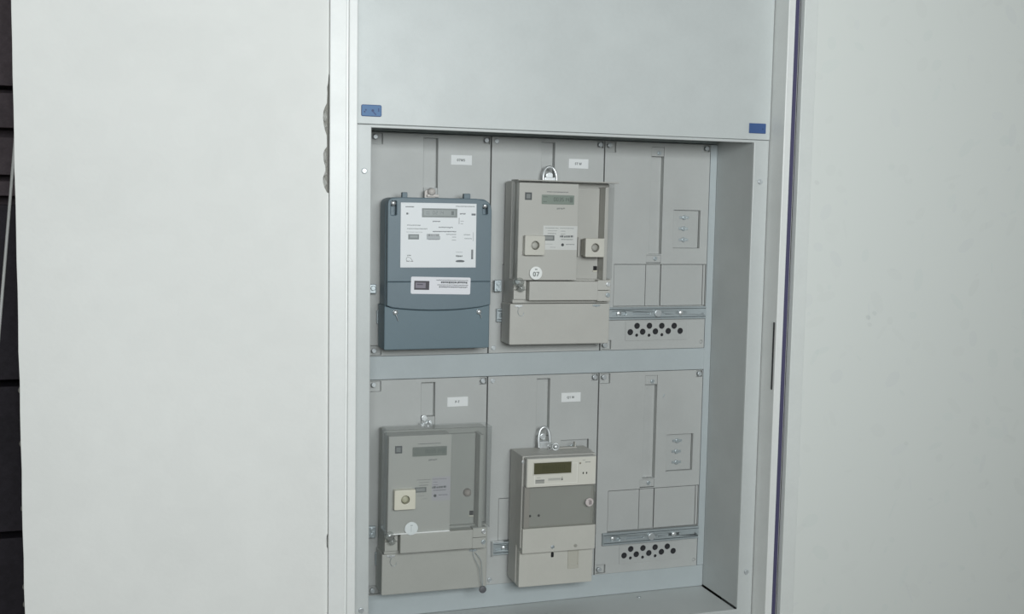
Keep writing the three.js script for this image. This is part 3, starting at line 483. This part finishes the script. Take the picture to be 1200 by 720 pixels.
const m2 = coveredMeter({ O: [0.2755, 0.0735], label: 'clear-covered electricity meter with two square buttons and a round 07 seal', cover: M.glass, body: M.case, second: true, lip: true, sealText: '07', sealColor: '#eef0ee', faceColor: '#c5c4be', labColor: '#dcddda', lab: [0.0525], lcd: '#8f9a91', btn: paint('#cfcdc3', 0.5), plunger: paint('#b4b3ab', 0.5), round: [0.0405, 0.1475], tilt: -0.006 });
const m3 = coveredMeter({ O: [0.0175, -0.4230], label: 'dusty clear-covered electricity meter with a single cream button, below the blue-grey meter', cover: M.dusty, body: paint('#b5b6b0', 0.55), second: false, sealText: null, sealColor: '#dfe5e5', faceColor: '#c6c5bf', labColor: '#c4c1c6', lab: [0.0875], lcd: '#848a83', btn: M.cream, btnLabel: 'cream square push button', plunger: paint('#b9b8a2', 0.5), round: [0.0495, 0.1425], tilt: -0.009 });
part('hanging_eye', [tube([[0.3545, 0.402, 0.020], [0.3555, 0.420, 0.018], [0.362, 0.4325, 0.016], [0.370, 0.4350, 0.016], [0.3775, 0.4320, 0.016], [0.3835, 0.419, 0.018], [0.3840, 0.402, 0.020]], 0.0032, 40), screwGeo(0.3700, 0.4170, 0.0105, 0.0080, 0.3), box(0.358, 0.381, 0.402, 0.414, 0.0105, 0.0200, 0.001)], M.chrome, m2, 'bright metal hanging eye');
part('hanging_eye', [screwGeo(0.1120, -0.0800, 0.0025, 0.0066, 0.2), box(0.100, 0.1240, -0.0965, -0.0880, 0.0105, 0.0250, 0.002), lathe([[0, 0.010], [0.006, 0.009], [0.0075, 0], [0, 0]], 0.1135, -0.0915, 0.0250, 16), screwGeo(0.1230, -0.0870, 0.0105, 0.0035)], M.chrome, m3, 'bright metal hanging screw');

// lead seal hanging on its wire from the dusty meter
{
  const t = thing('wire_seal', 'small dark lead seal hanging on a wire below the dusty meter', 'seal', [0.2225, -0.4285, 0.0785]);
  part('wire', tube([[0.2030, -0.3480, 0.0705], [0.2055, -0.3580, 0.0725], [0.2150, -0.3790, 0.0745], [0.2180, -0.4020, 0.0765], [0.2215, -0.4180, 0.0785]], 0.0006, 30), M.zinc, t);
  part('wire', tube([[0.2080, -0.3480, 0.0705], [0.2190, -0.3640, 0.0735], [0.2215, -0.3920, 0.0755], [0.2228, -0.4180, 0.0785]], 0.0006, 30), M.zinc, t);
  part('seal_disc', lathe([[0, 0.0030], [0.0062, 0.0026], [0.0074, 0.0012], [0.0074, -0.0012], [0.0062, -0.0026], [0, -0.0030]], 0.2225, -0.4240, 0.0785, 24), std('#6d6e72', 0.55, 0.3), t);
}

// 4. small meter with the olive display
{
  const O = [0.2975, -0.4285], X = (a) => O[0] + a, Y = (a) => O[1] + a;
  const t = thing('electricity_meter', 'small beige electricity meter with a dark olive display above a grey window', 'meter', [0.379, O[1], 0]);
  part('base_shell', [box(X(0), X(0.1640), Y(0.004), Y(0.2765), 0.0105, 0.060, 0.002), box(X(0), X(0.1600), Y(0.0850), Y(0.2765), 0.058, 0.0860, 0.002)], M.case, t);
  part('display_block', extr(rect(X(0.0030), X(0.1545), Y(0.2155), Y(0.2750), 0.002), 0.0840, 0.1045, 0.0014), M.case, t);
  const face = canvasTex(1024, 416, (g, w, h) => {
    const u = (a) => a * w, v = (b) => b * h; g.fillStyle = '#d9d7cd'; g.fillRect(0, 0, w, h);
    g.strokeStyle = '#e9e8e0'; g.lineWidth = 8; g.strokeRect(u(0.105), v(0.20), u(0.62), v(0.70));
    g.fillStyle = '#a3a39d'; g.fillRect(u(0.118), v(0.74), u(0.13), v(0.14)); g.fillStyle = '#8d8e8a'; g.fillRect(u(0.118), v(0.74), u(0.13), v(0.05)); g.fillStyle = '#c4c3bb'; g.fillRect(u(0.30), v(0.70), u(0.22), v(0.10)); textLine(g, u(0.31), v(0.735), u(0.17), 10, 0.35);
    g.fillStyle = '#4d504d'; g.beginPath(); g.arc(u(0.505), v(0.77), 11, 0, 7); g.fill(); g.fillRect(u(0.504), v(0.66), 4, v(0.09)); textLine(g, u(0.14), v(0.66), u(0.05), 9, 0.4);
    g.fillStyle = '#8a8676'; g.beginPath(); g.arc(u(0.765), v(0.22), 15, 0, 7); g.fill(); textLine(g, u(0.80), v(0.10), u(0.04), 10, 0.45); textLine(g, u(0.84), v(0.17), u(0.08), 16, 0.45);
    g.fillStyle = '#33362f'; for (const x of [0.815, 0.865]) { g.beginPath(); g.ellipse(u(x), v(0.58), 10, 17, 0, 0, 7); g.fill(); } g.fillStyle = '#c9c7bc'; g.fillRect(u(0.74), v(0.1), 4, v(0.8));
  });
  part('face_plate', uvfit(box(X(0.0045), X(0.1530), Y(0.2165), Y(0.2740), 0.1045, 0.1060, 0.0006)), std('#ffffff', 0.48, 0, { map: face }), t, 'beige face plate');
  const lcd = canvasTex(512, 160, (g, w, h) => { g.fillStyle = '#56553f'; g.fillRect(0, 0, w, h); g.strokeStyle = '#4d4d38'; g.lineWidth = 8; for (let i = 0; i < 6; i++) seven(g, 120 + i * 54, 44, 30, 70, 'abcdefg'); });
  part('display', uvfit(box(X(0.0180), X(0.0985), Y(0.2430), Y(0.2660), 0.1060, 0.1068, 0)), std('#ffffff', 0.3, 0, { map: lcd }), t, 'dark olive display');
  part('display_frame', ring(X(0.0180), X(0.0985), Y(0.2430), Y(0.2660), X(0.0160), X(0.1005), Y(0.2410), Y(0.2680), 0.1060, 0.1074, 0.0005), M.beige, t);
  part('window_tray', box(X(0.0150), X(0.1520), Y(0.1300), Y(0.2150), 0.0855, 0.0870, 0.0005), paint('#cdcdc9', 0.5), t);
  part('tray_column', box(X(0.0030), X(0.0145), Y(0.1290), Y(0.2150), 0.0855, 0.0960, 0.001), paint('#d0c9c4', 0.5), t);
  const wx0 = X(0.0020), wx1 = X(0.1580), wy0 = Y(0.1290), wy1 = Y(0.2150), wz = 0.0995;
  part('window_cover', [new THREE.PlaneGeometry(wx1 - wx0, wy1 - wy0).translate((wx0 + wx1) / 2, (wy0 + wy1) / 2, wz), new THREE.PlaneGeometry(wz - 0.0862, wy1 - wy0).rotateY(-Math.PI / 2).translate(wx0, (wy0 + wy1) / 2, (wz + 0.0862) / 2), new THREE.PlaneGeometry(wz - 0.0862, wy1 - wy0).rotateY(Math.PI / 2).translate(wx1, (wy0 + wy1) / 2, (wz + 0.0862) / 2)], M.smoke, t, 'grey see-through window');
  for (const a of [0.0190, 0.0380]) part('tray_hole_shade', new THREE.CylinderGeometry(0.0026, 0.0026, 0.0016, 14).rotateX(Math.PI / 2).translate(X(a), Y(0.1520), 0.0872), M.dark, t);  // near-black discs on the tray, painted in for shaded holes
  const sl = canvasTex(128, 128, (g, w, h) => { g.fillStyle = '#cfc6c4'; g.fillRect(0, 0, w, h); g.fillStyle = '#5d5355'; g.fillRect(56, 38, 12, 60); g.fillRect(78, 38, 14, 60); g.fillStyle = '#8d8284'; g.fillRect(40, 24, 40, 8); });
  part('round_seal', uvfit(lathe([[0, 0.001], [0.0085, 0.001], [0.0090, 0], [0, 0]], X(0.1440), Y(0.1770), wz + 0.0003, 24)), std('#ffffff', 0.5, 0, { map: sl }), t);
  // terminal cover: raised upper part and a lower apron set back
  part('terminal_cover', [extr(rect(X(0.0020), X(0.1615), Y(0.0760), Y(0.1280), 0.0018), 0.0105, 0.0950, 0.0012), extr(rect(X(0.0020), X(0.1645), Y(0), Y(0.0770), 0.0025), 0.0105, 0.0780, 0.0014)], paint('#cdccc4', 0.5), t);
  part('cover_screw', screwGeo(X(0.0675), Y(0.0865), 0.0950, 0.0038, 0.3), M.zinc, t);
  part('wire_hole_shade', extr(rect(X(0.0710), X(0.0770), Y(0.0590), Y(0.0700), 0.002), 0.0778, 0.0786, 0), M.dark, t);  // near-black plate on the apron, standing for the dark inside of a hole
  part('latch_plate', [ring(X(0.1115), X(0.1300), Y(0.0400), Y(0.0690), X(0.1085), X(0.1330), Y(0.0320), Y(0.0715), 0.0778, 0.0800, 0.0005), box(X(0.1115), X(0.1300), Y(0.0410), Y(0.0690), 0.0778, 0.0786, 0)], paint('#c3c1b6', 0.5), t);
  part('latch_screw', screwGeo(X(0.1180), Y(0.0860), 0.0950, 0.0034, 0.8), paint('#a5a49c', 0.5), t);
  part('side_screw', screwGeo(X(0.0012), Y(0.2650), 0.0860, 0.0032), M.chrome, t);
  part('hanging_eye', [tube([[0.3555, -0.150, 0.022], [0.3550, -0.130, 0.020], [0.3595, -0.1130, 0.018], [0.3665, -0.1080, 0.018], [0.3740, -0.1110, 0.018], [0.3790, -0.125, 0.020], [0.3800, -0.150, 0.022]], 0.0031, 40), box(0.357, 0.3785, -0.1535, -0.138, 0.0105, 0.020, 0.001), screwGeo(0.3675, -0.1290, 0.0090, 0.0066, 0.5)], M.chrome, t, 'bright metal hanging eye');
  part('top_tab', [box(0.3960, 0.4370, -0.1520, -0.1500, 0.020, 0.032, 0.0006), box(0.4330, 0.4355, -0.1520, -0.1400, 0.020, 0.030, 0.0006)], M.case, t);
  t.rotation.z = -0.010;
  const q = thing('wire_seal', 'silver wire loop seal hooked on top of the small beige meter', 'seal', [0.381, -0.1485, 0.045]);
  part('wire', [new THREE.TorusGeometry(0.0072, 0.0012, 8, 24).rotateY(0.5).translate(0.3745, -0.1430, 0.045), new THREE.TorusGeometry(0.0068, 0.0012, 8, 24).rotateY(-0.3).translate(0.3850, -0.1435, 0.050)], M.chrome, q);
  part('seal_disc', lathe([[0, 0.003], [0.0040, 0.0026], [0.0046, 0], [0.0040, -0.0026], [0, -0.003]], 0.3860, -0.1440, 0.050, 18), std('#cfd3d4', 0.4, 0.5), q);
}
renderer.render(scene, camera);
